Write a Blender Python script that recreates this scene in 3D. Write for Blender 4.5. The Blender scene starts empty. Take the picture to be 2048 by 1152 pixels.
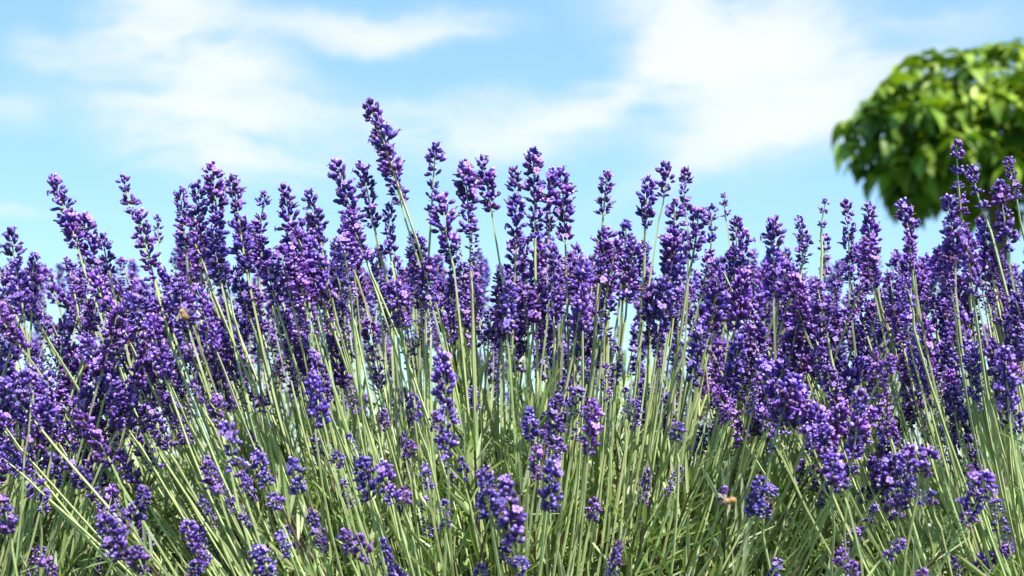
import bpy, math, random
import numpy as np
from mathutils import Vector, Matrix, Quaternion

random.seed(11)
rng = np.random.default_rng(11)
scene = bpy.context.scene
COL = scene.collection

# ------------------------------------------------------------------ camera
CAM_Z, PITCH, LENS = 0.40, math.radians(6.0), 60.0
FOCUS = 1.25
cam_d = bpy.data.cameras.new('camera')
cam_d.lens = LENS
cam_d.sensor_width = 36.0
cam_d.clip_start = 0.02
cam_d.clip_end = 6000.0
cam_d.dof.use_dof = True
cam_d.dof.focus_distance = FOCUS
cam_d.dof.aperture_fstop = 11.5
cam = bpy.data.objects.new('camera', cam_d)
cam.location = (0, 0, CAM_Z)
cam.rotation_euler = (math.radians(90) + PITCH, 0, 0)
COL.objects.link(cam)
scene.camera = cam


def P(px, py, Y):
    """point of the place at world depth Y seen along the photo's ray (px, py)"""
    k = 36.0 / LENS / 2048.0
    xc, yc = (px - 1024) * k, -(py - 576) * k
    d = Vector((xc, math.cos(PITCH) - yc * math.sin(PITCH), math.sin(PITCH) + yc * math.cos(PITCH)))
    return Vector((0, 0, CAM_Z)) + d * (Y / d.y)


# ------------------------------------------------------------------ sky, sun, exposure
SUN_EL, SUN_AZ = math.radians(56), math.radians(145)      # azimuth from +Y towards +X: behind the camera, to the right
world = bpy.data.worlds.new('World')
scene.world = world
world.use_nodes = True
wt = world.node_tree
wt.nodes.clear()


class NT:
    def __init__(self, tree):
        self.t = tree

    def n(self, typ, **kw):
        nd = self.t.nodes.new(typ)
        for k, v in kw.items():
            setattr(nd, k, v)
        return nd

    def l(self, a, b):
        self.t.links.new(a, b)

    def math(self, op, a, b=None, c=None, clamp=False):
        nd = self.n('ShaderNodeMath', operation=op, use_clamp=clamp)
        for i, v in enumerate((a, b, c)):
            if v is None:
                continue
            if isinstance(v, (int, float)):
                nd.inputs[i].default_value = v
            else:
                self.l(v, nd.inputs[i])
        return nd.outputs[0]

    def smooth(self, v, a, b, lo=0.0, hi=1.0):
        nd = self.n('ShaderNodeMapRange', interpolation_type='SMOOTHSTEP')
        self.l(v, nd.inputs['Value'])
        nd.inputs['From Min'].default_value = a
        nd.inputs['From Max'].default_value = b
        nd.inputs['To Min'].default_value = lo
        nd.inputs['To Max'].default_value = hi
        return nd.outputs[0]


W = NT(wt)
sky = W.n('ShaderNodeTexSky', sky_type='NISHITA', sun_disc=False)
sky.sun_elevation = SUN_EL
sky.sun_rotation = SUN_AZ
sky.altitude = 300
sky.air_density = 0.85
sky.dust_density = 0.1
sky.ozone_density = 2.2
tc = W.n('ShaderNodeTexCoord')
dirv = tc.outputs['Generated']
# wind-torn warp of the directions so that every cloud edge frays
nz1 = W.n('ShaderNodeTexNoise', noise_dimensions='3D')
W.l(dirv, nz1.inputs['Vector'])
nz1.inputs['Scale'].default_value = 8.5
nz1.inputs['Detail'].default_value = 7.0
nz1.inputs['Roughness'].default_value = 0.55
wsub = W.n('ShaderNodeVectorMath', operation='SUBTRACT')
W.l(nz1.outputs['Color'], wsub.inputs[0])
wsub.inputs[1].default_value = (0.5, 0.5, 0.5)
wsc = W.n('ShaderNodeVectorMath', operation='MULTIPLY')
W.l(wsub.outputs[0], wsc.inputs[0])
wsc.inputs[1].default_value = (0.075, 0.0, 0.062)
warp = W.n('ShaderNodeVectorMath', operation='ADD')
W.l(dirv, warp.inputs[0])
W.l(wsc.outputs[0], warp.inputs[1])

# cirrus banks: (photo x, y, half width, half height, tilt, density)
BANKS = [(390, 130, 210, 230, -8, 1.1), (290, 40, 130, 120, 20, 0.6), (430, 230, 330, 130, 8, 0.85), (480, 335, 290, 50, 7, 0.6), (285, 30, 120, 110, 30, 0.35),
         (780, 62, 240, 46, -4, 1.1), (95, 115, 90, 60, 35, 0.4), (20, 230, 80, 55, 0, 0.35), (5, 425, 80, 16, 3, 0.35),
         (1000, 250, 330, 85, -10, 0.9), (1170, 190, 190, 60, -25, 0.7), (1290, 110, 170, 60, -45, 0.6), (1400, 40, 260, 130, 12, 1.0), (1560, 110, 330, 110, 6, 0.9),
         (1570, 235, 300, 100, -8, 0.95), (1420, 180, 240, 150, 40, 0.5), (1400, 330, 280, 45, -20, 0.38), (640, 250, 260, 70, -10, 0.3),
         (1960, 60, 160, 60, 0, 0.25)]
acc = None
k = 36.0 / LENS / 2048.0
for (bx, by, hw, hh, tilt, dens) in BANKS:
    c = (P(bx, by, 1.0) - Vector((0, 0, CAM_Z))).normalized()
    mp = W.n('ShaderNodeMapping', vector_type='TEXTURE')
    W.l(warp.outputs[0], mp.inputs['Vector'])
    mp.inputs['Location'].default_value = c
    mp.inputs['Rotation'].default_value = (0, math.radians(tilt), 0)
    mp.inputs['Scale'].default_value = (hw * k * 1.12, 1.0, hh * k * 1.12)
    ln = W.n('ShaderNodeVectorMath', operation='LENGTH')
    W.l(mp.outputs[0], ln.inputs[0])
    v = W.smooth(ln.outputs['Value'], 0.0, 1.2, dens * 0.95, 0.0)
    acc = v if acc is None else W.math('ADD', acc, v)
# the same kind of cirrus over the rest of the sky
mpg = W.n('ShaderNodeMapping', vector_type='POINT')
W.l(warp.outputs[0], mpg.inputs['Vector'])
mpg.inputs['Scale'].default_value = (2.2, 2.2, 5.0)
nzg = W.n('ShaderNodeTexNoise', noise_dimensions='3D')
W.l(mpg.outputs[0], nzg.inputs['Vector'])
nzg.inputs['Scale'].default_value = 1.5
nzg.inputs['Detail'].default_value = 6.0
glob = W.smooth(nzg.outputs['Fac'], 0.50, 0.78, 0.0, 0.8)
fw = W.n('ShaderNodeVectorMath', operation='DOT_PRODUCT')
W.l(dirv, fw.inputs[0])
fw.inputs[1].default_value = (0, math.cos(PITCH), math.sin(PITCH))
away = W.smooth(fw.outputs['Value'], 0.955, 0.90, 0.0, 1.0)
acc = W.math('ADD', acc, W.math('MULTIPLY', glob, away))
# fibres inside the banks
mpf = W.n('ShaderNodeMapping', vector_type='POINT')
W.l(warp.outputs[0], mpf.inputs['Vector'])
mpf.inputs['Rotation'].default_value = (0, math.radians(22), 0)
mpf.inputs['Scale'].default_value = (6.0, 6.0, 24.0)
nzf = W.n('ShaderNodeTexNoise', noise_dimensions='3D')
W.l(mpf.outputs[0], nzf.inputs['Vector'])
nzf.inputs['Scale'].default_value = 1.6
nzf.inputs['Detail'].default_value = 8.0
nzf.inputs['Roughness'].default_value = 0.58
fib = W.smooth(nzf.outputs['Fac'], 0.32, 0.68, 0.18, 1.45)
cov = W.math('SUBTRACT', 1.0, W.math('POWER', 2.718, W.math('MULTIPLY', W.math('MULTIPLY', acc, fib), -1.55)))
cov = W.math('MULTIPLY', W.math('POWER', cov, 1.25), 0.98)
# summer haze whitens the air a little everywhere
tint = W.n('ShaderNodeMix', data_type='RGBA', blend_type='MULTIPLY')
tint.inputs['Factor'].default_value = 1.0
W.l(sky.outputs[0], tint.inputs[6])
tint.inputs[7].default_value = (0.94, 1.0, 1.02, 1)
hz = W.n('ShaderNodeMix', data_type='RGBA')
hz.inputs['Factor'].default_value = 0.55
W.l(tint.outputs[2], hz.inputs[6])
hz.inputs[7].default_value = (1.44, 2.78, 3.95, 1)
mixc = W.n('ShaderNodeMix', data_type='RGBA')
W.l(cov, mixc.inputs['Factor'])
W.l(hz.outputs[2], mixc.inputs[6])
mixc.inputs[7].default_value = (3.95, 4.1, 4.25, 1)
bg = W.n('ShaderNodeBackground')
W.l(mixc.outputs[2], bg.inputs['Color'])
bg.inputs['Strength'].default_value = 0.119
wo = W.n('ShaderNodeOutputWorld')
W.l(bg.outputs[0], wo.inputs['Surface'])

sun_d = bpy.data.lights.new('sun', 'SUN')
sun_d.energy = 5.0
sun_d.angle = math.radians(0.53)
sun_d.color = (1.0, 0.955, 0.88)
sun = bpy.data.objects.new('sun', sun_d)
sdir = Vector((math.sin(SUN_AZ) * math.cos(SUN_EL), math.cos(SUN_AZ) * math.cos(SUN_EL), math.sin(SUN_EL)))
sun.rotation_euler = (-sdir).to_track_quat('-Z', 'Y').to_euler()
sun.location = (2, -2, 4)
COL.objects.link(sun)

scene.view_settings.view_transform = 'Standard'
scene.view_settings.look = 'None'
scene.view_settings.gamma = 1.0
scene.view_settings.use_curve_mapping = False
scene.view_settings.exposure = 1.1
scene.cycles.debug_use_spatial_splits = True
scene.cycles.max_bounces = 5
scene.cycles.diffuse_bounces = 3
scene.cycles.glossy_bounces = 2
scene.cycles.caustics_reflective = False
scene.cycles.caustics_refractive = False
scene.cycles.transparent_max_bounces = 8


# ------------------------------------------------------------------ materials
def mat(name):
    m = bpy.data.materials.new(name)
    m.use_nodes = True
    m.node_tree.nodes.clear()
    return m, NT(m.node_tree)


def leafy(name, use_col, base, rough=0.5, trans=0.3, trans_tint=(1, 1, 1), hue=0.02, val=0.25, noise=None, sheen=0.0, spec=0.35):
    """diffuse/gloss plus light passing through; colour from the mesh attribute or a constant, varied per object"""
    m, T = mat(name)
    if use_col:
        a = T.n('ShaderNodeAttribute', attribute_name='Col')
        colour = a.outputs['Color']
    else:
        r = T.n('ShaderNodeRGB')
        r.outputs[0].default_value = (*base, 1)
        colour = r.outputs[0]
    oi = T.n('ShaderNodeObjectInfo')
    hs = T.n('ShaderNodeHueSaturation')
    T.l(colour, hs.inputs['Color'])
    T.l(T.math('MULTIPLY_ADD', oi.outputs['Random'], 2 * hue, 0.5 - hue), hs.inputs['Hue'])
    wn = T.n('ShaderNodeTexWhiteNoise', noise_dimensions='1D')
    T.l(oi.outputs['Random'], wn.inputs['W'])
    v = T.math('MULTIPLY_ADD', wn.outputs['Value'], 2 * val, 1 - val)
    if noise:
        g = T.n('ShaderNodeNewGeometry')
        mp = T.n('ShaderNodeMapping')
        T.l(g.outputs['Position'], mp.inputs['Vector'])
        mp.inputs['Scale'].default_value = noise[0]
        nz = T.n('ShaderNodeTexNoise')
        T.l(mp.outputs[0], nz.inputs['Vector'])
        nz.inputs['Scale'].default_value = 1.0
        nz.inputs['Detail'].default_value = 3.0
        v = T.math('MULTIPLY', v, T.smooth(nz.outputs['Fac'], 0.3, 0.7, 1 - noise[1], 1 + noise[1]))
    T.l(v, hs.inputs['Value'])
    pb = T.n('ShaderNodeBsdfPrincipled')
    T.l(hs.outputs[0], pb.inputs['Base Color'])
    pb.inputs['Roughness'].default_value = rough
    pb.inputs['Specular IOR Level'].default_value = spec
    if sheen:
        pb.inputs['Sheen Weight'].default_value = sheen
        pb.inputs['Sheen Roughness'].default_value = 0.4
        pb.inputs['Sheen Tint'].default_value = (0.8, 0.72, 1.0, 1)
    out = T.n('ShaderNodeOutputMaterial')
    if trans > 0:
        tr = T.n('ShaderNodeBsdfTranslucent')
        tm = T.n('ShaderNodeMix', data_type='RGBA', blend_type='MULTIPLY')
        tm.inputs['Factor'].default_value = 1.0
        T.l(hs.outputs[0], tm.inputs[6])
        tm.inputs[7].default_value = (*trans_tint, 1)
        T.l(tm.outputs[2], tr.inputs['Color'])
        mx = T.n('ShaderNodeMixShader')
        mx.inputs[0].default_value = trans
        T.l(pb.outputs[0], mx.inputs[1])
        T.l(tr.outputs[0], mx.inputs[2])
        T.l(mx.outputs[0], out.inputs['Surface'])
    else:
        T.l(pb.outputs[0], out.inputs['Surface'])
    return m


M_BUD = leafy('calyx_violet', True, None, rough=0.55, trans=0.0, hue=0.024, val=0.3, sheen=0.08, spec=0.45)
M_PETAL = leafy('petal_lilac', True, None, rough=0.55, trans=0.35, hue=0.02, val=0.12, spec=0.25)
M_STEM = leafy('stem_sage', False, (0.36, 0.43, 0.185), rough=0.55, trans=0.0, hue=0.02, val=0.22, noise=((260, 260, 26), 0.16), spec=0.4)
M_LEAF = leafy('lavender_leaf', True, None, rough=0.55, trans=0.28, trans_tint=(1.1, 1.3, 0.5), hue=0.02, val=0.25, spec=0.4)
M_TREE = leafy('tree_leaf', True, None, rough=0.45, trans=0.2, trans_tint=(1.5, 1.5, 0.25), hue=0.02, val=0.3, spec=0.4)
M_BARK = leafy('bark', False, (0.16, 0.12, 0.085), rough=0.85, trans=0, noise=((30, 30, 6), 0.4))
M_WOOD = leafy('woody_base', False, (0.17, 0.125, 0.085), rough=0.85, trans=0, noise=((150, 150, 40), 0.4))
M_BEE = leafy('bee_body', True, None, rough=0.5, trans=0, hue=0.0, val=0.0, sheen=0.5)
M_BEELEG = leafy('bee_leg', False, (0.03, 0.016, 0.008), rough=0.5, trans=0, hue=0, val=0)


def wing_mat():
    m, T = mat('bee_wing')
    tr = T.n('ShaderNodeBsdfTransparent')
    tr.inputs['Color'].default_value = (0.93, 0.9, 0.84, 1)
    gl = T.n('ShaderNodeBsdfPrincipled')
    gl.inputs['Base Color'].default_value = (0.42, 0.36, 0.26, 1)
    gl.inputs['Roughness'].default_value = 0.25
    mx = T.n('ShaderNodeMixShader')
    mx.inputs[0].default_value = 0.45
    T.l(tr.outputs[0], mx.inputs[1])
    T.l(gl.outputs[0], mx.inputs[2])
    o = T.n('ShaderNodeOutputMaterial')
    T.l(mx.outputs[0], o.inputs['Surface'])
    return m


M_WING = wing_mat()


def ground_mat(name, c1, c2, scale):
    m, T = mat(name)
    g = T.n('ShaderNodeNewGeometry')
    nz = T.n('ShaderNodeTexNoise')
    T.l(g.outputs['Position'], nz.inputs['Vector'])
    nz.inputs['Scale'].default_value = scale
    nz.inputs['Detail'].default_value = 8
    mx = T.n('ShaderNodeMix', data_type='RGBA')
    T.l(T.smooth(nz.outputs['Fac'], 0.3, 0.7), mx.inputs['Factor'])
    mx.inputs[6].default_value = (*c1, 1)
    mx.inputs[7].default_value = (*c2, 1)
    pb = T.n('ShaderNodeBsdfPrincipled')
    T.l(mx.outputs[2], pb.inputs['Base Color'])
    pb.inputs['Roughness'].default_value = 0.95
    bp = T.n('ShaderNodeBump')
    T.l(nz.outputs['Fac'], bp.inputs['Height'])
    bp.inputs['Strength'].default_value = 0.6
    bp.inputs['Distance'].default_value = 0.03
    T.l(bp.outputs[0], pb.inputs['Normal'])
    o = T.n('ShaderNodeOutputMaterial')
    T.l(pb.outputs[0], o.inputs['Surface'])
    return m


# ------------------------------------------------------------------ mesh helpers
class MB:
    """collects vertices, faces, vertex colours and material slots for one mesh"""

    def __init__(self):
        self.v, self.f, self.c, self.m = [], [], [], []

    def add(self, vs, fs, cs, mi=0):
        o = len(self.v)
        self.v.extend(tuple(x) for x in vs)
        self.f.extend(tuple(i + o for i in f) for f in fs)
        self.c.extend(cs if isinstance(cs, list) else [cs] * len(vs))
        self.m.extend([mi] * len(fs))

    def merge(self, other, M):
        o = len(self.v)
        self.v.extend(tuple(M @ Vector(x)) for x in other.v)
        self.f.extend(tuple(i + o for i in f) for f in other.f)
        self.c.extend(other.c)
        self.m.extend(other.m)

    def mesh(self, name, mats, smooth=True):
        me = bpy.data.meshes.new(name)
        me.from_pydata(self.v, [], self.f)
        a = me.attributes.new('Col', 'FLOAT_COLOR', 'POINT')
        a.data.foreach_set('color', np.array([(*c, 1.0) for c in self.c], dtype=np.float32).ravel())
        for m in mats:
            me.materials.append(m)
        me.polygons.foreach_set('material_index', np.array(self.m, dtype=np.int32))
        if smooth:
            me.polygons.foreach_set('use_smooth', np.ones(len(self.f), dtype=bool))
        me.update()
        return me


def link(name, me, parent=None, matrix=None):
    o = bpy.data.objects.new(name, me)
    COL.objects.link(o)
    if parent is not None:
        o.parent = parent
    if matrix is not None:
        o.matrix_local = matrix
    return o


def thing(name, label, cat, loc, group=None):
    o = bpy.data.objects.new(name, None)
    o.empty_display_size = 0.05
    COL.objects.link(o)
    o.location = loc
    o['label'] = label
    o['category'] = cat
    if group:
        o['group'] = group
    return o


def frame(d, spin=0.0):
    """rotation whose local Z runs along d"""
    q = Vector((0, 0, 1)).rotation_difference(Vector(d).normalized())
    return (q @ Quaternion((0, 0, 1), spin)).to_matrix().to_4x4()


def tube(mb, pts, rad, sides, cols, mi=0, spin=0.6, cap=True):
    n = len(pts)
    ref = Vector((0.13, 1, 0.07)).normalized()
    vs, cs = [], []
    for i in range(n):
        t = (pts[min(i + 1, n - 1)] - pts[max(i - 1, 0)]).normalized()
        a = t.cross(ref)
        if a.length < 1e-4:
            a = t.cross(Vector((1, 0, 0)))
        a.normalize()
        b = t.cross(a)
        for s in range(sides):
            th = spin + 2 * math.pi * s / sides
            vs.append(pts[i] + (a * math.cos(th) + b * math.sin(th)) * rad[i])
            cs.append(cols[i] if isinstance(cols, list) else cols)
    fs = []
    for i in range(n - 1):
        for s in range(sides):
            s2 = (s + 1) % sides
            fs.append((i * sides + s, (i + 1) * sides + s, (i + 1) * sides + s2, i * sides + s2))
    if cap:
        fs.append(tuple(range((n - 1) * sides, n * sides)))
        fs.append(tuple(reversed(range(sides))))
    mb.add(vs, fs, cs, mi)


# ------------------------------------------------------------------ the setting
def sheet(name, x0, x1, y0, y1, z, m, nx=2, ny=2, amp=0.0):
    vs, fs = [], []
    for j in range(ny + 1):
        for i in range(nx + 1):
            u, w = i / nx, j / ny
            e = math.sin(math.pi * u) ** 0.5 * math.sin(math.pi * w) ** 0.5 if 0 < i < nx and 0 < j < ny else 0
            vs.append((x0 + (x1 - x0) * u, y0 + (y1 - y0) * w, z + amp * e * (0.8 + 0.4 * random.random())))
    for j in range(ny):
        for i in range(nx):
            a = j * (nx + 1) + i
            fs.append((a, a + 1, a + nx + 2, a + nx + 1))
    me = bpy.data.meshes.new(name)
    me.from_pydata(vs, [], fs)
    me.materials.append(m)
    o = link(name, me)
    o['kind'] = 'structure'
    return o


sheet('ground', -3000, 3000, -3000, 3000, 0.0, ground_mat('lawn', (0.035, 0.075, 0.02), (0.075, 0.12, 0.035), 3.0))
sheet('flower_bed', -2.2, 2.2, 0.85, 2.9, 0.004, ground_mat('soil', (0.05, 0.034, 0.022), (0.11, 0.08, 0.055), 24.0), 40, 24, 0.07)

# ------------------------------------------------------------------ lavender florets
MM = 0.001
C_BASE = (0.085, 0.05, 0.085)
C_MID = (0.046, 0.013, 0.19)
C_UP = (0.128, 0.040, 0.385)
C_TIP = (0.44, 0.30, 0.72)


def lerp3(a, b, t):
    return tuple(x + (y - x) * t for x, y in zip(a, b))


def shade(c, k):
    return tuple(x * k for x in c)


def add_bud(mb, M, L, R, tone, tipk, opened=False):
    """one ribbed calyx, swollen above the middle, with the folded corolla showing as a pale nub"""
    prof = [(0.0, 0.30), (0.2, 0.74), (0.5, 0.97), (0.75, 1.0), (0.9, 0.72), (1.03, 0.36)]
    N = 6
    vs, cs = [], []
    for (t, r) in prof:
        base = lerp3(C_BASE, C_MID, min(1, t / 0.3)) if t < 0.3 else lerp3(C_MID, C_UP, (t - 0.3) / 0.6 if t < 0.9 else 1)
        if t > 0.8:
            base = lerp3(base, C_TIP, tipk * min(1, (t - 0.72) / 0.2))
        for s in range(N):
            rib = 1.0 if s % 2 == 0 else 0.88
            th = 2 * math.pi * s / N
            vs.append(M @ Vector((math.cos(th) * R * r * rib, math.sin(th) * R * r * rib, t * L)))
            cs.append(shade(base, tone * (1.12 if s % 2 == 0 else 0.86)))
    vs.append(M @ Vector((0, 0, L * 1.09)))
    cs.append(shade(lerp3(C_UP, C_TIP, tipk), tone))
    fs = []
    for i in range(len(prof) - 1):
        for s in range(N):
            s2 = (s + 1) % N
            fs.append((i * N + s, i * N + s2, (i + 1) * N + s2, (i + 1) * N + s))
    b = (len(prof) - 1) * N
    for s in range(N):
        fs.append((b + s, b + (s + 1) % N, len(vs) - 1))
    mb.add(vs, fs, cs, 0)


def add_corolla(mb, M, L, size, tone):
    """open flower: short tube and five rounded lobes (two up, three down)"""
    ct = shade((0.30, 0.17, 0.55), tone)
    c1 = shade((0.30, 0.14, 0.58), tone)
    c2 = shade((0.52, 0.33, 0.76), tone)
    # tube
    vs, cs, N = [], [], 6
    for (t, r) in ((0.0, 0.55), (1.2, 0.75)):
        for s in range(N):
            th = 2 * math.pi * s / N
            vs.append(M @ Vector((math.cos(th) * r * MM, math.sin(th) * r * MM, L * 0.92 + t * MM)))
            cs.append(ct)
    fs = [(s, (s + 1) % N, N + (s + 1) % N, N + s) for s in range(N)]
    mb.add(vs, fs, cs, 1)
    z0 = L * 0.92 + 1.2 * MM
    for (ang, ln, wd) in ((65, 1.15, 1.1), (115, 1.15, 1.1), (195, 0.85, 0.85), (270, 0.95, 0.9), (345, 0.85, 0.85)):
        ang += random.uniform(-8, 8)
        ca, sa = math.cos(math.radians(ang)), math.sin(math.radians(ang))
        back = random.uniform(-0.25, 0.5)
        vs, cs = [], []
        for (u, w, h) in ((0.15, 0.35, 0), (0.45, 0.8, 0.25), (0.8, 0.95, 0.3), (1.08, 0.55, 0.1)):
            rr = u * ln * size
            hh = w * wd * size * 0.46
            zz = z0 + (h * 0.35 - back * u * u * 0.5) * size * 0.5
            for e in (-1, 0, 1):
                vs.append(M @ Vector((ca * rr - sa * hh * e, sa * rr + ca * hh * e, zz + (0.12 * size if e == 0 else 0) * -0.6)))
                cs.append(lerp3(c1, c2, u if e else u * 0.6))
        fs = []
        for i in range(3):
            for j in range(2):
                a = i * 3 + j
                fs.append((a, a + 1, a + 4, a + 3))
        mb.add(vs, fs, cs, 1)


def make_whorl(nb, n_open, terminal=False, small=False):
    """a ring of calyces seated on the stem at the origin, axis +Z, about 22 mm across"""
    mb = MB()
    tiers = ((0.55, -0.4, 64, 1.0), (0.45, 1.4, 38, 0.95)) if not terminal else ((0.55, 0.0, 46, 0.95), (0.45, 2.6, 16, 0.9))
    opens = set(random.sample(range(nb), min(n_open, nb)))
    k = 0
    for (share, z, tilt, sc) in tiers:
        n = max(2, round(nb * share))
        ph = random.uniform(0, 6.28)
        for i in range(n):
            th = ph + math.pi * (i % 2) + random.gauss(0, 0.62) if not terminal else ph + 2 * math.pi * i / n + random.uniform(-0.4, 0.4)
            tl = math.radians(tilt + random.uniform(-22, 20))
            d = Vector((math.cos(th) * math.sin(tl), math.sin(th) * math.sin(tl), math.cos(tl)))
            L = random.uniform(4.0, 5.9) * MM * sc * (0.75 if small else 1)
            R = random.uniform(1.2, 1.65) * MM * (0.8 if small else 1)
            org = Vector((math.cos(th) * 1.2 * MM, math.sin(th) * 1.2 * MM, z * MM + random.uniform(-1.3, 1.3) * MM)) + d * random.uniform(0.3, 3.3) * MM
            M = Matrix.Translation(org) @ frame(d, random.uniform(0, 6.28))
            tone = random.choice((0.6, 0.8, 0.95, 1.0, 1.15, 1.4))
            add_bud(mb, M, L, R, tone, random.choice((0.0, 0.15, 0.5, 0.95)))
            if k in opens:
                # lobes face outwards, upper pair towards the sky
                Mo = Matrix.Translation(org) @ frame(d, 0)
                add_corolla(mb, Mo, L, random.uniform(1.7, 2.7) * MM, random.uniform(0.8, 1.3))
            elif random.random() < 0.15:
                # withered brown flower hanging from the calyx
                tip = org + d * L
                tube(mb, [tip, tip + d * 1.5 * MM, tip + d * 2.6 * MM + Vector((0, 0, -1.0 * MM))], [0.6 * MM, 0.55 * MM, 0.2 * MM], 5,
                     (0.22, 0.12, 0.075), 1)
            k += 1
    # two papery bracts under the ring
    if not terminal:
        for s in (0, 1):
            th = random.uniform(0, 6.28)
            out = Vector((math.cos(th), math.sin(th), 0))
            side = Vector((-math.sin(th), math.cos(th), 0))
            vs = []
            for (r, w, z) in ((0.7, 0.6, -1.4), (1.8, 1.4, -1.6), (3.0, 0.9, -1.2), (4.0, 0.1, -0.6)):
                vs += [(out * r - side * w + Vector((0, 0, z))) * MM, (out * r + side * w + Vector((0, 0, z))) * MM]
            fs = [(0, 1, 3, 2), (2, 3, 5, 4), (4, 5, 7, 6)]
            mb.add(vs, fs, random.choice(((0.22, 0.15, 0.07), (0.20, 0.20, 0.09), (0.15, 0.09, 0.12))), 1)
    return mb


WHORL_MB = [make_whorl(random.randint(12, 18), o) for o in (0, 0, 1, 0, 1, 0, 1, 2, 1, 3, 0, 2, 4, 1)]
TOP_MB = [make_whorl(random.randint(9, 13), o, terminal=True) for o in (0, 1, 2, 4, 3, 2)]
YOUNG_MB = [make_whorl(random.randint(7, 11), 0, small=True) for _ in range(4)]
WHORL = [m.mesh('flower_whorl', [M_BUD, M_PETAL]) for m in WHORL_MB]
TOP = [m.mesh('flower_whorl', [M_BUD, M_PETAL]) for m in TOP_MB]
YOUNG = [m.mesh('flower_whorl', [M_BUD, M_PETAL]) for m in YOUNG_MB]


def whorl_plan(length, w, sparse, young, loose=True):
    """positions from the tip down: (distance below tip, scale, kind)"""
    out = [(2.2 * MM, random.uniform(0.85, 1.0) * w, 'top')]
    s = 0.0
    gap = (6.6 if not sparse else 10.0) * MM
    s = 3.0 * MM + gap * 0.5
    while s < length:
        f = s / max(length, 1e-6)
        sc = w * (0.86 + 0.22 * math.sin(math.pi * min(1, 0.12 + 0.8 * f))) * random.uniform(0.72, 1.18)
        out.append((s, sc, 'young' if young else 'ring'))
        s += gap * random.uniform(0.85, 1.25) * (0.75 + 0.25 * w)
    if loose and random.random() < 0.45 and length > 35 * MM:
        out.append((length + random.uniform(9, 20) * MM, 0.72 * w, 'young' if random.random() < 0.5 else 'ring'))
    return out


def pick(kind):
    i = {'top': TOP, 'ring': WHORL, 'young': YOUNG}[kind]
    return random.choice(i)


# straight ready-made heads for the stalks deeper in the plants
HEADS = []
for (ln, w, sparse, young) in ((46, 1.0, 0, 0), (54, 1.05, 0, 0), (40, 0.95, 0, 0), (60, 1.0, 0, 0), (50, 0.85, 0, 0), (36, 0.75, 0, 1), (48, 1.1, 0, 0), (30, 0.7, 0, 1),
                               (44, 0.9, 0, 0), (57, 0.95, 0, 0), (33, 0.9, 0, 0), (24, 0.8, 0, 0), (38, 1.1, 0, 0), (52, 0.78, 0, 1), (18, 0.75, 0, 0), (62, 1.05, 0, 0), (42, 1.2, 0, 0), (28, 1.1, 0, 0), (47, 0.7, 0, 0), (35, 0.65, 0, 1), (51, 1.15, 0, 0), (39, 0.8, 0, 0), (45, 1.0, 0, 1), (31, 0.85, 0, 0)):
    mb = MB()
    for (s, sc, kind) in whorl_plan(ln * MM, w, sparse, young, False):
        src = random.choice({'top': TOP_MB, 'ring': WHORL_MB, 'young': YOUNG_MB}[kind])
        mb.merge(src, Matrix.Translation((random.uniform(-.5, .5) * MM, random.uniform(-.5, .5) * MM, -s)) @ Matrix.Rotation(random.uniform(0, 6.28), 4, 'Z')
                 @ Matrix.Rotation(random.uniform(-.25, .25), 4, 'X') @ Matrix.Scale(sc, 4))
    HEADS.append((ln * MM, w, mb.mesh('flower_head', [M_BUD, M_PETAL])))

# ------------------------------------------------------------------ lavender plants
ROOT_Z = 0.09


def plant(px, Y, label):
    p = P(px, 576, Y)
    return thing('lavender_plant', label, 'lavender', (p.x, Y, 0.0), 'lavender bushes of the bed')


PL = {
    'A': plant(1040, 1.32, 'large lavender bush in the middle whose stalks fan out left and right'),
    'B': plant(2280, 1.34, 'lavender bush at the right edge, stalks leaning left in front of the tree'),
    'C': plant(-230, 1.34, 'lavender bush at the left edge with stalks crossing those of the middle bush'),
    'D': plant(330, 1.98, 'blurred lavender bush behind, showing between the left half of the middle stalks'),
    'E': plant(1180, 2.02, 'blurred lavender bush behind the centre, seen through the upright stalks'),
    'G': plant(930, 1.52, 'lavender bush close behind the left flank of the large middle bush'),
    'H': plant(1150, 1.54, 'lavender bush close behind the right flank of the large middle bush'),
    'F': plant(1830, 1.96, 'blurred lavender bush behind on the right, just below the round tree'),
}
WHORLS_LEFT = {k: 300 for k in PL}
STALKS = {k: 0 for k in PL}


def bez(a, b, c, t):
    return a * (1 - t) ** 2 + b * (2 * t * (1 - t)) + c * t * t


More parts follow.
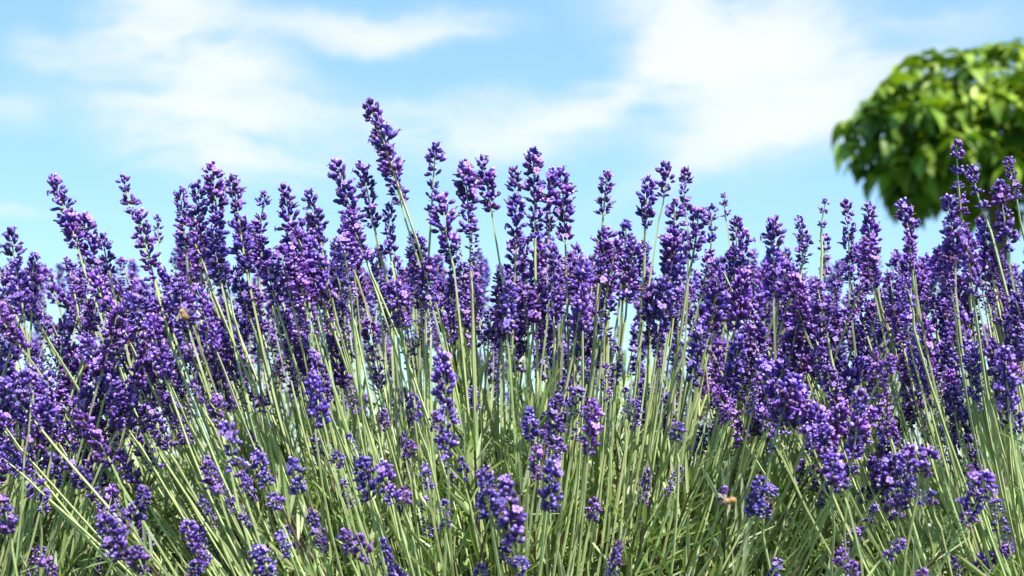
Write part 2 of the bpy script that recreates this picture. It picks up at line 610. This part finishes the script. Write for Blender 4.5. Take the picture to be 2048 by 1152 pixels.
def stalk(key, tip, tang, hl, w=1.0, sparse=False, young=False, detail=False, rad=0.98, label=None):
    """one flower stalk: a bowed square stem from the plant's base to the tip, carrying its whorls"""
    pl = PL[key]
    root = pl.location + Vector((0, 0, ROOT_Z))
    tang = tang.normalized()
    neck = tip - tang * (hl + 0.012)
    off = neck - root
    start = root + Vector((off.x * 0.10, off.y * 0.2, -0.02)) + Vector((random.uniform(-.035, .035), random.uniform(-.03, .03), 0))
    D = (neck - start).length
    ctrl = neck - tang * D * random.uniform(0.38, 0.52) + Vector((random.uniform(-.012, .012), random.uniform(-.01, .01), 0))
    pts = [bez(start, ctrl, neck, i / 11) for i in range(12)]
    bow = Vector((random.uniform(-.0025, .0025), random.uniform(-.002, .002), 0))
    pts += [neck + tang * (hl + 0.012) * f + bow * math.sin(math.pi * f) for f in (0.33, 0.66, 0.96)]
    n = len(pts)
    rr = rad * MM * random.uniform(0.85, 1.15)
    rads = [rr * (1.12 - 0.25 * i / n) for i in range(n - 3)] + [rr * 0.8, rr * 0.65, rr * 0.45]
    mb = MB()
    inv = pl.location
    tube(mb, [p - inv for p in pts], rads, 4, (0.3, 0.35, 0.15), 0, spin=random.uniform(0, 1.5))
    me = mb.mesh('flower_stalk', [M_STEM], smooth=False)
    st = link('flower_stalk', me, pl)
    STALKS[key] += 1
    if label:
        st['label'] = label
    plan = whorl_plan(hl, w, sparse, young)
    if detail and WHORLS_LEFT[key] >= len(plan):
        WHORLS_LEFT[key] -= len(plan)
        for (s, sc, kind) in plan:
            pos = tip - tang * s - inv + bow * math.sin(math.pi * min(1, s / hl))
            d = tang + Vector((random.uniform(-.22, .22), random.uniform(-.22, .22), 0))
            link('flower_whorl', pick(kind), st, Matrix.Translation(pos) @ frame(d, random.uniform(0, 6.28)) @ Matrix.Scale(sc, 4))
    else:
        cands = [h for h in HEADS if abs(h[0] - hl) < 0.012 and (abs(h[1] - w) < 0.22)] or HEADS
        h = random.choice(cands)
        s = min(1.12, max(0.7, hl / h[0]))
        M = Matrix.Translation(tip - inv) @ frame(tang, random.uniform(0, 6.28)) @ Matrix.Diagonal((w / h[1], w / h[1], s, 1))
        link('flower_head', h[2], st, M)
    return st


def stalk_px(key, tx, ty, bx, by, Y, w=1.0, sparse=False, young=False, detail=True, label=None):
    tip = P(tx + (bx - tx) * 0.06, ty + 9, Y)
    bot = P(bx, by, Y)
    d = tip - bot
    hl = d.length
    lean = (Y - PL[key].location.y)
    d.y += hl * max(-0.5, min(0.5, lean * 1.3))
    return stalk(key, tip, d, hl, w, sparse, young, detail, label=label)


# stalks that stand out in the photograph: bush, tip x y, foot of the head x y, depth, width, sparse, young
S, T_ = True, False
LIST = [
    ('A', 103, 355, 152, 505, 1.22, 1.0), ('A', 165, 435, 187, 545, 1.25, 1.0), ('A', 246, 352, 270, 440, 1.24, .8, S), ('A', 278, 426, 305, 560, 1.2, 1.05),
    ('A', 312, 428, 318, 495, 1.33, .6, S), ('A', 203, 468, 222, 565, 1.27, .72, S), ('A', 132, 512, 152, 612, 1.3, .62, S), ('C', 20, 463, 40, 640, 1.2, 1.05),
    ('C', 70, 505, 62, 610, 1.26, .8), ('A', 423, 334, 436, 500, 1.24, 1.05), ('A', 360, 376, 372, 520, 1.28, .85), ('A', 396, 368, 400, 548, 1.25, 1.0),
    ('A', 466, 360, 492, 545, 1.22, 1.05), ('A', 531, 382, 524, 480, 1.29, .7, S), ('A', 570, 374, 600, 525, 1.24, 1.0), ('A', 616, 388, 640, 490, 1.22, 1.0),
    ('A', 672, 322, 713, 460, 1.22, 1.0), ('A', 723, 330, 748, 455, 1.25, 1.05), ('A', 739, 210, 786, 345, 1.21, 1.15), ('A', 760, 268, 800, 405, 1.24, 1.0),
    ('A', 871, 291, 862, 425, 1.22, .9, S), ('A', 929, 327, 938, 460, 1.23, 1.0), ('A', 966, 319, 984, 430, 1.24, .95), ('A', 886, 396, 902, 500, 1.21, 1.05),
    ('A', 1027, 338, 1030, 495, 1.24, .88), ('A', 1066, 303, 1070, 485, 1.21, .95), ('A', 1103, 342, 1098, 470, 1.24, .9), ('A', 1123, 341, 1131, 490, 1.26, 1.0),
    ('A', 1214, 344, 1206, 442, 1.24, .85), ('A', 1297, 354, 1292, 458, 1.24, .88), ('A', 1330, 326, 1322, 408, 1.21, .88), ('A', 1372, 339, 1376, 428, 1.25, .85),
    ('A', 1350, 404, 1342, 510, 1.23, .95), ('A', 1398, 418, 1382, 528, 1.21, .85), ('B', 1422, 410, 1414, 530, 1.33, .8, S), ('A', 1449, 382, 1453, 432, 1.36, .5, S),
    ('A', 1472, 438, 1464, 560, 1.28, .9), ('A', 1253, 442, 1246, 540, 1.24, .85), ('A', 1208, 458, 1198, 580, 1.21, 1.0), ('A', 1268, 488, 1256, 600, 1.22, 1.0),
    ('A', 1168, 528, 1166, 632, 1.2, 1.05), ('A', 1435, 528, 1418, 660, 1.21, 1.1), ('A', 1345, 460, 1338, 625, 1.23, 1.05), ('A', 1490, 468, 1480, 590, 1.27, 1.0),
    ('B', 1548, 443, 1552, 600, 1.21, 1.15), ('A', 1598, 432, 1600, 530, 1.3, .8), ('B', 1652, 394, 1648, 470, 1.25, .6, S), ('B', 1650, 470, 1646, 590, 1.3, .75, S),
    ('B', 1692, 404, 1702, 565, 1.24, .88), ('B', 1741, 408, 1752, 510, 1.27, .9), ('B', 1803, 405, 1824, 520, 1.23, .95), ('B', 1912, 284, 1936, 455, 1.21, .82, S),
    ('B', 1942, 334, 1976, 432, 1.24, .78, S), ('B', 2015, 317, 2038, 410, 1.22, .85), ('B', 1895, 396, 1914, 550, 1.23, 1.05), ('B', 1998, 364, 2022, 508, 1.25, 1.0),
    ('B', 1965, 440, 1990, 560, 1.26, .95), ('A', 857, 518, 860, 630, 1.2, .95), ('A', 945, 450, 944, 545, 1.19, .95), ('A', 690, 420, 730, 520, 1.22, .95),
    ('A', 778, 415, 786, 520, 1.25, .8), ('A', 1020, 570, 1020, 690, 1.2, .9), ('A', 1108, 500, 1110, 640, 1.21, .95), ('A', 352, 560, 376, 660, 1.17, 1.0),
    ('A', 303, 640, 333, 770, 1.17, 1.0), ('A', 600, 560, 622, 680, 1.18, 1.0), ('A', 1330, 560, 1316, 690, 1.19, 1.0), ('B', 1590, 755, 1560, 865, 1.14, 1.05),
    # lower heads, standing forward of the rest
    ('A', 433, 790, 442, 858, 1.13, .75), ('A', 455, 855, 486, 1000, 1.07, 1.05), ('A', 512, 905, 535, 985, 1.09, .9), ('A', 412, 922, 433, 990, 1.1, .85),
    ('A', 228, 1008, 262, 1066, 1.08, .8), ('A', 208, 1036, 250, 1132, 1.06, 1.0), ('A', 270, 1095, 292, 1165, 1.06, .95), ('A', 372, 1038, 410, 1136, 1.07, .72, S),
    ('A', 484, 1024, 510, 1060, 1.1, .6), ('A', 85, 1112, 112, 1165, 1.07, .8), ('C', 6, 998, 12, 1070, 1.07, .9), ('A', 623, 755, 652, 882, 1.13, .9),
    ('A', 885, 712, 893, 930, 1.1, .95), ('A', 826, 788, 845, 868, 1.13, .75), ('A', 767, 816, 775, 864, 1.18, .55), ('A', 868, 822, 868, 875, 1.16, .6),
    ('A', 698, 868, 706, 896, 1.15, .5), ('A', 672, 900, 682, 936, 1.12, .75), ('A', 587, 918, 600, 1002, 1.09, .85), ('A', 724, 918, 740, 1018, 1.08, .95),
    ('A', 764, 928, 790, 1028, 1.07, 1.0), ('A', 810, 972, 814, 1014, 1.1, .65), ('A', 686, 958, 706, 1022, 1.11, .6, S), ('A', 849, 928, 856, 980, 1.11, .6),
    ('A', 890, 998, 890, 1070, 1.08, .65), ('A', 967, 946, 982, 1050, 1.05, .92), ('A', 1012, 968, 1032, 1108, 1.03, 1.05), ('A', 1038, 1112, 1045, 1148, 1.04, .9),
    ('A', 559, 1062, 580, 1122, 1.07, .7), ('A', 513, 1092, 540, 1165, 1.06, .85), ('A', 690, 1058, 702, 1112, 1.07, .7), ('A', 718, 1073, 736, 1165, 1.05, .9),
    ('A', 820, 878, 822, 918, 1.14, .7), ('A', 960, 1128, 964, 1170, 1.06, .8), ('A', 623, 1020, 628, 1045, 1.1, .55), ('A', 548, 985, 556, 1022, 1.09, .8),
    ('A', 1116, 788, 1107, 896, 1.11, .85), ('A', 1156, 776, 1145, 888, 1.13, .82), ('A', 1188, 803, 1177, 918, 1.11, .82), ('A', 1073, 893, 1068, 972, 1.09, .8),
    ('A', 1108, 922, 1093, 1062, 1.07, .9), ('A', 1353, 843, 1356, 888, 1.12, .85), ('A', 1237, 1088, 1228, 1134, 1.07, .5), ('A', 1522, 958, 1502, 1046, 1.07, .95),
    ('A', 1545, 972, 1520, 1052, 1.09, .9), ('A', 1060, 818, 1060, 838, 1.15, .75), ('B', 1722, 790, 1712, 918, 1.11, 1.0), ('B', 1862, 900, 1848, 965, 1.09, .95),
    ('A', 1972, 946, 1928, 1062, 1.07, 1.1), ('A', 1802, 1078, 1764, 1130, 1.07, .7, S), ('B', 1820, 893, 1808, 1032, 1.1, .8), ('A', 1688, 1096, 1672, 1140, 1.07, .7),
    ('A', 1706, 1122, 1698, 1165, 1.06, .75), ('A', 1846, 1136, 1840, 1170, 1.06, .7), ('B', 2010, 700, 2030, 835, 1.14, .95), ('A', 1660, 910, 1690, 985, 1.1, 1.0),
    ('B', 1866, 982, 1876, 1022, 1.1, .65), ('B', 1936, 925, 1945, 955, 1.1, .5), ('A', 1235, 690, 1232, 750, 1.22, .7), ('A', 1650, 850, 1660, 920, 1.12, .8),
]
for e in LIST:
    key, tx, ty, bx, by, Y, w = e[:7]
    sparse = len(e) > 7 and e[7]
    lab = 'tallest flower stalk, rising well above its neighbours into the sky' if (tx, ty) == (739, 210) else None
    stalk_px(key, tx, ty, bx, by, Y, w, sparse, detail=True, label=lab)

# the crowd of stalks between them
CROWN = {'A': 1040, 'B': 2280, 'C': -230, 'D': 330, 'E': 1180, 'F': 1830, 'G': 930, 'H': 1150}


def crowd(keys, n, x0, x1, y0, y1, Y0, Y1, wlo=0.78, whi=1.05, llo=26, lhi=50, pw=1.0, kx=0.029, young=0.1):
    for _ in range(n):
        key = random.choice(keys)
        tx, Y = random.uniform(x0, x1), random.uniform(Y0, Y1)
        ty = y0 + (y1 - y0) * random.random() ** pw
        a = math.radians((tx - CROWN[key]) * kx * (1 + 0.6 * max(0, (ty - 650) / 400)) + random.gauss(0, 3.5))
        lean = max(-0.5, min(0.5, (Y - PL[key].location.y) * 1.4))
        d = Vector((math.sin(a), lean, math.cos(a)))
        yg = random.random() < young
        hl = random.uniform(llo, lhi) * MM * (0.75 if yg else 1)
        stalk(key, P(tx, ty, Y), d, hl, random.uniform(wlo, whi) * (0.7 if yg else 1), random.random() < 0.2, yg, detail=False, rad=0.92)


crowd(['A', 'C', 'G'], 70, -60, 340, 520, 840, 1.18, 1.46, pw=0.9)
crowd(['A', 'C'], 18, -60, 260, 760, 940, 1.12, 1.3)
crowd(['C'], 26, -60, 300, 540, 860, 1.16, 1.4)
crowd(['A', 'G'], 72, 320, 700, 450, 720, 1.16, 1.45)
crowd(['A', 'G'], 32, 690, 1000, 470, 650, 1.2, 1.5)
crowd(['A', 'H'], 58, 1000, 1420, 470, 670, 1.18, 1.5)
crowd(['A', 'H', 'B'], 54, 1400, 1620, 510, 800, 1.18, 1.48)
crowd(['H', 'B', 'B'], 78, 1580, 1920, 480, 800, 1.18, 1.48)
crowd(['B'], 44, 1620, 2100, 480, 800, 1.16, 1.4)
crowd(['B'], 30, 1880, 2120, 450, 720, 1.16, 1.45)
crowd(['B', 'H'], 8, 1560, 1920, 820, 960, 1.12, 1.25)
crowd(['C'], 8, -220, -40, 480, 900, 1.15, 1.4)
crowd(['B'], 8, 2080, 2250, 400, 900, 1.15, 1.4)
crowd(['A', 'G', 'H'], 60, 350, 1650, 740, 1150, 1.14, 1.3, .55, .85, 12, 30, young=0.4)
crowd(['C', 'A'], 9, -20, 420, 950, 1150, 1.1, 1.24, .6, .9, 16, 36, young=0.3)
crowd(['B', 'H'], 14, 1600, 2060, 850, 1150, 1.12, 1.24, .6, .9, 16, 36, young=0.3)
crowd(['B', 'H', 'B'], 26, 1500, 1960, 700, 900, 1.15, 1.35, .7, .95, 22, 42)
crowd(['A', 'H'], 22, 1080, 1600, 640, 860, 1.2, 1.4, .6, .85, 16, 36)
# second row
crowd(['G'], 100, -40, 1000, 500, 800, 1.42, 1.66, kx=0.024)
crowd(['H'], 92, 980, 1900, 500, 810, 1.42, 1.66, kx=0.024)
# back row
crowd(['D'], 100, -80, 760, 510, 830, 1.76, 2.2, kx=0.02)
crowd(['E'], 125, 640, 1560, 520, 840, 1.76, 2.2, kx=0.02)
crowd(['F'], 56, 1400, 2120, 500, 820, 1.72, 2.15, kx=0.02)

# ------------------------------------------------------------------ lavender leaves
def leaf_template(L, Wd, curl, fold):
    rows = [(0.0, 0.35), (0.22, 0.85), (0.5, 1.0), (0.78, 0.8), (1.0, 0.12)]
    vs = []
    for (t, w) in rows:
        y = t * L
        z = curl * L * t * t
        for e in (-1, 0, 1):
            vs.append((e * w * Wd * 0.5, y, z + (abs(e) * fold * Wd * w)))
    fs = []
    for i in range(4):
        for j in range(2):
            a = i * 3 + j
            fs.append((a, a + 1, a + 4, a + 3))
    return np.array(vs), fs


LEAF_T = [leaf_template(0.042, 0.0032, 0.10, 0.28), leaf_template(0.036, 0.0028, -0.12, 0.22), leaf_template(0.047, 0.0036, 0.02, 0.32), leaf_template(0.032, 0.0030, 0.2, 0.2)]
LEAF_COLS = [(0.17, 0.25, 0.075), (0.25, 0.33, 0.13), (0.33, 0.40, 0.20), (0.20, 0.30, 0.08), (0.41, 0.46, 0.30)]
LEAF_MESH = []
for (v, f) in LEAF_T:
    for c in LEAF_COLS[:5]:
        mb = MB()
        mb.add([tuple(x) for x in v], f, c, 0)
        LEAF_MESH.append(mb.mesh('leaf', [M_LEAF]))


def rot_to(dirv, spin):
    """rotation with local +Y along dirv and local +Z roughly up, rolled by spin"""
    y = dirv / np.linalg.norm(dirv)
    ref = np.array((0, 0, 1.0)) if abs(y[2]) < 0.95 else np.array((0, -1.0, 0))
    x = np.cross(y, ref)
    x /= np.linalg.norm(x)
    z = np.cross(x, y)
    c, s = math.cos(spin), math.sin(spin)
    return np.stack([c * x + s * z, y, -s * x + c * z], axis=1)


def foliage(key, shoots, n_single, rx, ry, rlo, rhi):
    pl = PL[key]
    root = np.array((0, 0, ROOT_Z))
    leaves = []      # origin, rotation, template, colour
    wood = MB()
    for _ in range(shoots):
        az = rng.uniform(0, 2 * math.pi)
        pol = math.acos(rng.uniform(0.12, 1.0))
        d = np.array((math.sin(pol) * math.cos(az) * rx, math.sin(pol) * math.sin(az) * ry, math.cos(pol)))
        R = rng.uniform(rlo, rhi)
        tipp = root + d * R
        dn = d / np.linalg.norm(d)
        dn = dn + np.array((0, 0, 0.35)) + rng.normal(0, 0.12, 3)
        dn /= np.linalg.norm(dn)
        ln = rng.uniform(0.05, 0.09)
        base = tipp - dn * ln
        b0 = root + d * 0.05
        tube(wood, [Vector(b0), Vector((b0 + base) / 2 + rng.normal(0, .008, 3)), Vector(base), Vector(tipp)], [0.003, 0.0022, 0.0014, 0.0008], 4, (0.15, 0.12, 0.08), 0)
        np_ = int(rng.integers(7, 11))
        tone = rng.integers(0, 5)
        for i in range(np_):
            f = i / (np_ - 1)
            o = base + (tipp - base) * f
            for sgn in (0, 1):
                a2 = i * 1.57 + sgn * math.pi + rng.normal(0, 0.3)
                e1 = np.cross(dn, (0.3, 0.9, 0.1))
                e1 /= np.linalg.norm(e1)
                e2 = np.cross(dn, e1)
                op = math.radians(58 - 40 * f + rng.normal(0, 9))
                ld = dn * math.cos(op) + (e1 * math.cos(a2) + e2 * math.sin(a2)) * math.sin(op)
                ci = int(tone if rng.random() < 0.55 else rng.integers(0, 5))
                leaves.append((o, rot_to(ld, rng.normal(0, 0.5)), int(rng.integers(0, 4)), ci, rng.uniform(0.7, 1.15) * (1 - 0.25 * f)))
    # the ones nearest the camera that stand in the picture become parts of their own
    loc = np.array(pl.location)
    half = 0.3
    cand = []
    for i, (o, Rm, ti, ci, sc) in enumerate(leaves):
        w = o + loc
        if abs(w[0]) < half * w[1] * 1.0 and w[2] > 0.30:
            cand.append((w[1] - 0.35 * (w[2] - 0.3), i))
    cand.sort()
    single = set(i for _, i in cand[:n_single])
    VS, FS, CS = [], [], []
    off = 0
    for i, (o, Rm, ti, ci, sc) in enumerate(leaves):
        if i in single:
            M = Matrix(np.vstack([np.hstack([Rm * sc, o[:, None]]), [[0, 0, 0, 1]]]).tolist())
            link('leaf', LEAF_MESH[ti * 5 + ci], pl, M)
            continue
        v, f = LEAF_T[ti]
        VS.append((v * sc) @ Rm.T + o)
        FS.append(np.array(f) + off)
        CS.append(np.tile(np.array(LEAF_COLS[ci]) * rng.uniform(0.8, 1.2), (len(v), 1)))
        off += len(v)
    mb = MB()
    mb.v = np.concatenate(VS).tolist()
    mb.f = [tuple(x) for x in np.concatenate(FS).tolist()]
    mb.c = [tuple(x) for x in np.concatenate(CS).tolist()]
    mb.m = [0] * len(mb.f)
    fo = link('foliage', mb.mesh('foliage', [M_LEAF]), pl)
    fo['kind'] = 'stuff'
    # woody base
    tube(wood, [Vector((0, 0, -0.01)), Vector((0.004, 0, 0.04)), Vector((0, 0.003, 0.11)), Vector((0, 0, 0.15))], [0.022, 0.017, 0.014, 0.008], 8, (0.15, 0.12, 0.08), 0)
    wo_ = link('woody_branches', wood.mesh('woody_branches', [M_WOOD]), pl)
    wo_['kind'] = 'stuff'


foliage('A', 900, 260, 1.15, 0.8, 0.20, 0.40)
foliage('B', 520, 140, 1.1, 0.8, 0.20, 0.39)
foliage('C', 520, 90, 1.1, 0.8, 0.20, 0.39)
for kx_ in 'DEFGH':
    foliage(kx_, 420, 0, 1.3, 0.9, 0.24, 0.44)

# ------------------------------------------------------------------ the round tree behind on the right
TY = 11.5
tc_ = P(1990, 292, TY)
tree = thing('round_tree', 'round clipped tree with large bright green leaves beyond the lavender on the right', 'tree', (tc_.x, TY, 0.0))
cz = tc_.z
mb = MB()
tr_pts = [Vector((0, 0, -0.05)), Vector((0.015, 0.01, 0.5)), Vector((-0.01, 0.0, 1.1)), Vector((0.01, 0, cz - 0.55)), Vector((0, 0, cz - 0.35))]
tube(mb, tr_pts, [0.10, 0.075, 0.066, 0.07, 0.085], 12, (0.15, 0.12, 0.09), 0)
link('trunk', mb.mesh('trunk', [M_BARK]), tree)
RX, RZ = 0.99, 0.655
for i in range(16):
    az = i * 2.399
    el = random.uniform(-0.05, 1.0)
    e = Vector((math.cos(az) * math.cos(el) * RX * .85, math.sin(az) * math.cos(el) * RX * .85, math.sin(el) * RZ * .85 - 0.05))
    mb = MB()
    s0 = Vector((0, 0, cz - 0.38))
    e = e + Vector((0, 0, cz))
    mid = (s0 + e) / 2 + Vector((0, 0, 0.08))
    tube(mb, [s0, mid, e], [0.032, 0.02, 0.008], 6, (0.15, 0.12, 0.09), 0)
    link('limb', mb.mesh('limb', [M_BARK]), tree)


def tree_leaf(L, Wd, droop, fold):
    """broad heart-shaped leaf with a drawn-out tip, stalk end at the origin, running along +Y"""
    rows = [(-0.05, 0.40), (0.08, 0.86), (0.26, 1.0), (0.48, 0.86), (0.70, 0.52), (0.88, 0.2), (1.02, 0.02)]
    vs = []
    for (t, w) in rows:
        y = t * L
        z = -droop * L * t * t
        for e in (-1, -0.5, 0, 0.5, 1):
            notch = 0.05 * L if (e == 0 and t < 0) else 0
            vs.append((e * w * Wd * 0.5, y + notch, z + fold * Wd * abs(e) * w * 0.5 + 0.012 * L * math.sin(9 * t + 5 * e)))
    fs = []
    for i in range(len(rows) - 1):
        for j in range(4):
            a = i * 5 + j
            fs.append((a, a + 1, a + 6, a + 5))
    return np.array(vs), fs


TL = [tree_leaf(0.19, 0.115, 0.35, 0.25), tree_leaf(0.16, 0.10, 0.2, 0.35), tree_leaf(0.205, 0.13, 0.5, 0.15), tree_leaf(0.135, 0.085, 0.25, 0.3)]
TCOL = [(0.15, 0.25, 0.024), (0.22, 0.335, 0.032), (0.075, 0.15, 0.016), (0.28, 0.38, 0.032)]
TL_MESH = []
for (v, f) in TL:
    for c in TCOL:
        mb = MB()
        mb.add([tuple(x) for x in v], f, c, 0)
        TL_MESH.append(mb.mesh('leaf', [M_TREE]))
tl = []
centre = np.array((0, 0, cz))
while len(tl) < 3100:
    d = rng.normal(0, 1, 3)
    d /= np.linalg.norm(d)
    if d[2] < -0.62:
        continue
    outer = rng.random() < 0.62
    lump = 1 + 0.10 * math.sin(5.1 * d[0] + 2.0 * d[2] + 1.0) * math.cos(4.3 * d[1] - 3.0 * d[2]) + 0.06 * math.sin(11 * d[0] - 9 * d[2]) * math.sin(10 * d[1] + 2)
    r = (rng.uniform(0.78, 1.06) if outer else rng.uniform(0.5, 0.76)) * lump
    tp = 1 + 0.25 * min(0.0, d[2])
    tipo = centre + d * np.array((RX * tp, RX * tp, RZ * (1.02 if d[2] < 0 else 1.0))) * r
    # a shoot tip carries a rosette of leaves that spread outwards and droop
    ax = d * np.array((0.75, 0.75, 0.5)) + np.array((0, 0, 0.55))
    ax /= np.linalg.norm(ax)
    e1 = np.cross(ax, (0.2, 0.1, 1.0))
    e1 /= np.linalg.norm(e1)
    e2 = np.cross(ax, e1)
    ph = rng.uniform(0, 6.28)
    nl = int(rng.integers(5, 8))
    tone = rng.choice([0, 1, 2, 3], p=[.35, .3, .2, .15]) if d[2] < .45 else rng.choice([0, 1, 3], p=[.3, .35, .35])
    for q in range(nl):
        a2 = ph + 2 * math.pi * q / nl + rng.normal(0, 0.25)
        ld = ax * rng.uniform(-0.25, 0.6) + e1 * math.cos(a2) + e2 * math.sin(a2) + np.array((0, 0, -0.3))
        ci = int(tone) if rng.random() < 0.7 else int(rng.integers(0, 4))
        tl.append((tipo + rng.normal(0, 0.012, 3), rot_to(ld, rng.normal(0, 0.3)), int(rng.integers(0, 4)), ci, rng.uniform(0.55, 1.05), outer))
order = sorted((i for i in range(len(tl)) if tl[i][5] and tl[i][0][0] < 0.30), key=lambda i: tl[i][0][1])[:290]
single = set(order)
VS, FS, CS, off = [], [], [], 0
for i, (o, Rm, ti, ci, sc, outer) in enumerate(tl):
    if i in single:
        M = Matrix(np.vstack([np.hstack([Rm * sc, o[:, None]]), [[0, 0, 0, 1]]]).tolist())
        link('leaf', TL_MESH[ti * 4 + ci], tree, M)
        continue
    v, f = TL[ti]
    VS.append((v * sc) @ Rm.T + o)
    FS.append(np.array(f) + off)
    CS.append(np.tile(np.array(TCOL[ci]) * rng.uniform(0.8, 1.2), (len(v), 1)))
    off += len(v)
mb = MB()
mb.v = np.concatenate(VS).tolist()
mb.f = [tuple(x) for x in np.concatenate(FS).tolist()]
mb.c = [tuple(x) for x in np.concatenate(CS).tolist()]
mb.m = [0] * len(mb.f)
fo = link('foliage', mb.mesh('foliage', [M_TREE]), tree)
fo['kind'] = 'stuff'


# ------------------------------------------------------------------ honeybees
def bee(label, loc, heading, up, spread):
    """worker bee 13 mm long; local +Y is forward, +Z its back"""
    b = thing('honeybee', label, 'bee', loc, None)
    y = Vector(heading).normalized()
    x = y.cross(Vector(up)).normalized()
    z = x.cross(y)
    b.matrix_world = Matrix.Translation(loc) @ Matrix((x, y, z)).transposed().to_4x4() @ Matrix.Scale(0.88, 4)
    amber, dark, fuzz = (0.50, 0.23, 0.05), (0.035, 0.018, 0.008), (0.36, 0.22, 0.085)
    # body: one surface, abdomen - waist - thorax - neck - head
    prof = [(-7.2, .15, 0, dark), (-6.6, .9, 0, dark), (-5.9, 1.45, 0, amber), (-5.5, 1.7, 0, dark), (-4.9, 1.95, .05, amber), (-4.2, 2.1, .1, amber), (-3.9, 2.12, .1, dark),
            (-3.2, 2.1, .15, amber), (-2.4, 2.0, .2, amber), (-2.1, 1.9, .2, dark), (-1.4, 1.5, .2, amber), (-.8, .75, .15, dark), (-.4, .8, .2, fuzz), (.3, 1.7, .35, fuzz),
            (1.2, 2.05, .45, fuzz), (2.2, 1.95, .4, fuzz), (3.0, 1.3, .2, fuzz), (3.35, .7, .05, dark), (3.7, 1.1, -.1, dark), (4.2, 1.55, -.3, dark), (4.8, 1.5, -.55, (.10, .06, .03)),
            (5.4, 1.0, -.9, dark), (5.7, .4, -1.2, dark)]
    N = 12
    vs, cs = [], []
    for (t, r, h, c) in prof:
        for s in range(N):
            th = 2 * math.pi * s / N
            fz = 1 + (random.uniform(-.08, .10) if c is fuzz else 0)
            vs.append((math.cos(th) * r * 1.18 * MM * fz, t * MM, (h + math.sin(th) * r * 1.1 * fz) * MM))
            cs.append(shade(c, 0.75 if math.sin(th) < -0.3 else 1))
    fs = []
    for i in range(len(prof) - 1):
        for s in range(N):
            s2 = (s + 1) % N
            fs.append((i * N + s, (i + 1) * N + s, (i + 1) * N + s2, i * N + s2))
    fs.append(tuple(range(N)))
    fs.append(tuple(reversed(range((len(prof) - 1) * N, len(prof) * N))))
    m = MB()
    m.add(vs, fs, cs, 0)
    link('body', m.mesh('body', [M_BEE]), b)
    for s in (-1, 1):
        m = MB()
        vs, fs = [], []
        for i in range(9):
            for j in range(9):
                u, v = math.pi * i / 8, 2 * math.pi * j / 8
                vs.append((s * (1.15 + .5 * math.sin(u) * math.cos(v)) * MM, (4.5 + .55 * math.sin(u) * math.sin(v)) * MM, (-.25 + .95 * math.cos(u)) * MM))
        for i in range(8):
            for j in range(8):
                a = i * 9 + j
                fs.append((a, a + 1, a + 10, a + 9))
        m.add(vs, fs, (.015, .01, .01), 0)
        link('eye', m.mesh('eye', [M_BEELEG]), b)
        m = MB()
        tube(m, [Vector(q) * MM for q in ((s * .4, 5.2, -.3), (s * .9, 6.3, .5), (s * 1.3, 7.6, -.3))], [.14 * MM, .13 * MM, .15 * MM], 5, dark, 0)
        link('antenna', m.mesh('antenna', [M_BEELEG]), b)
        for (ln, wd, y0, ang) in ((9.0, 3.0, 1.7, spread), (6.4, 2.3, .7, spread - 24)):
            a = math.radians(ang)
            dirv = Vector((s * math.sin(a), -math.cos(a), 0.32)).normalized()
            perp = Vector((s * math.cos(a), math.sin(a), 0)).normalized()
            o = Vector((s * 1.3, y0, 1.7))
            vs = []
            for (t, w0, w1) in ((0, -.1, .1), (.25, -.22, .28), (.55, -.4, .42), (.85, -.42, .36), (1.0, -.1, .08)):
                for w in (w0, (w0 + w1) / 2, w1):
                    vs.append((o + dirv * ln * t + perp * wd * w + Vector((0, 0, .12 * math.sin(9 * t + 4 * w)))) * MM)
            fs = [(i * 3 + j, i * 3 + j + 1, i * 3 + j + 4, i * 3 + j + 3) for i in range(4) for j in range(2)]
            m = MB()
            m.add(vs, fs, (.5, .45, .35), 0)
            link('wing', m.mesh('wing', [M_WING]), b)
        for (y0, yk, yf, out) in ((2.4, 3.2, 4.0, 3.0), (1.3, 1.2, .9, 3.8), (.3, -1.0, -2.4, 3.6)):
            m = MB()
            tube(m, [Vector(q) * MM for q in ((s * .9, y0, -1.0), (s * out * .75, yk, -1.5), (s * out, (yk + yf) / 2, -3.4), (s * (out + .2), yf, -4.6))],
                 [.32 * MM, .3 * MM, .26 * MM, .12 * MM], 6, dark, 0)
            link('leg', m.mesh('leg', [M_BEELEG]), b)
    return b


bee('brown honeybee clinging to a flower head on the left', P(366, 626, 1.152), (-0.55, 0.35, 0.75), (-0.3, -0.9, 0.2), 40)
bee('amber honeybee hovering in front of the green stems at lower right', P(1457, 1003, 1.03), (-0.8, -0.55, -0.2), (-0.2, -0.3, 0.93), 80)

print('stalks', STALKS, 'whorls left', WHORLS_LEFT, 'objects', len(bpy.data.objects))
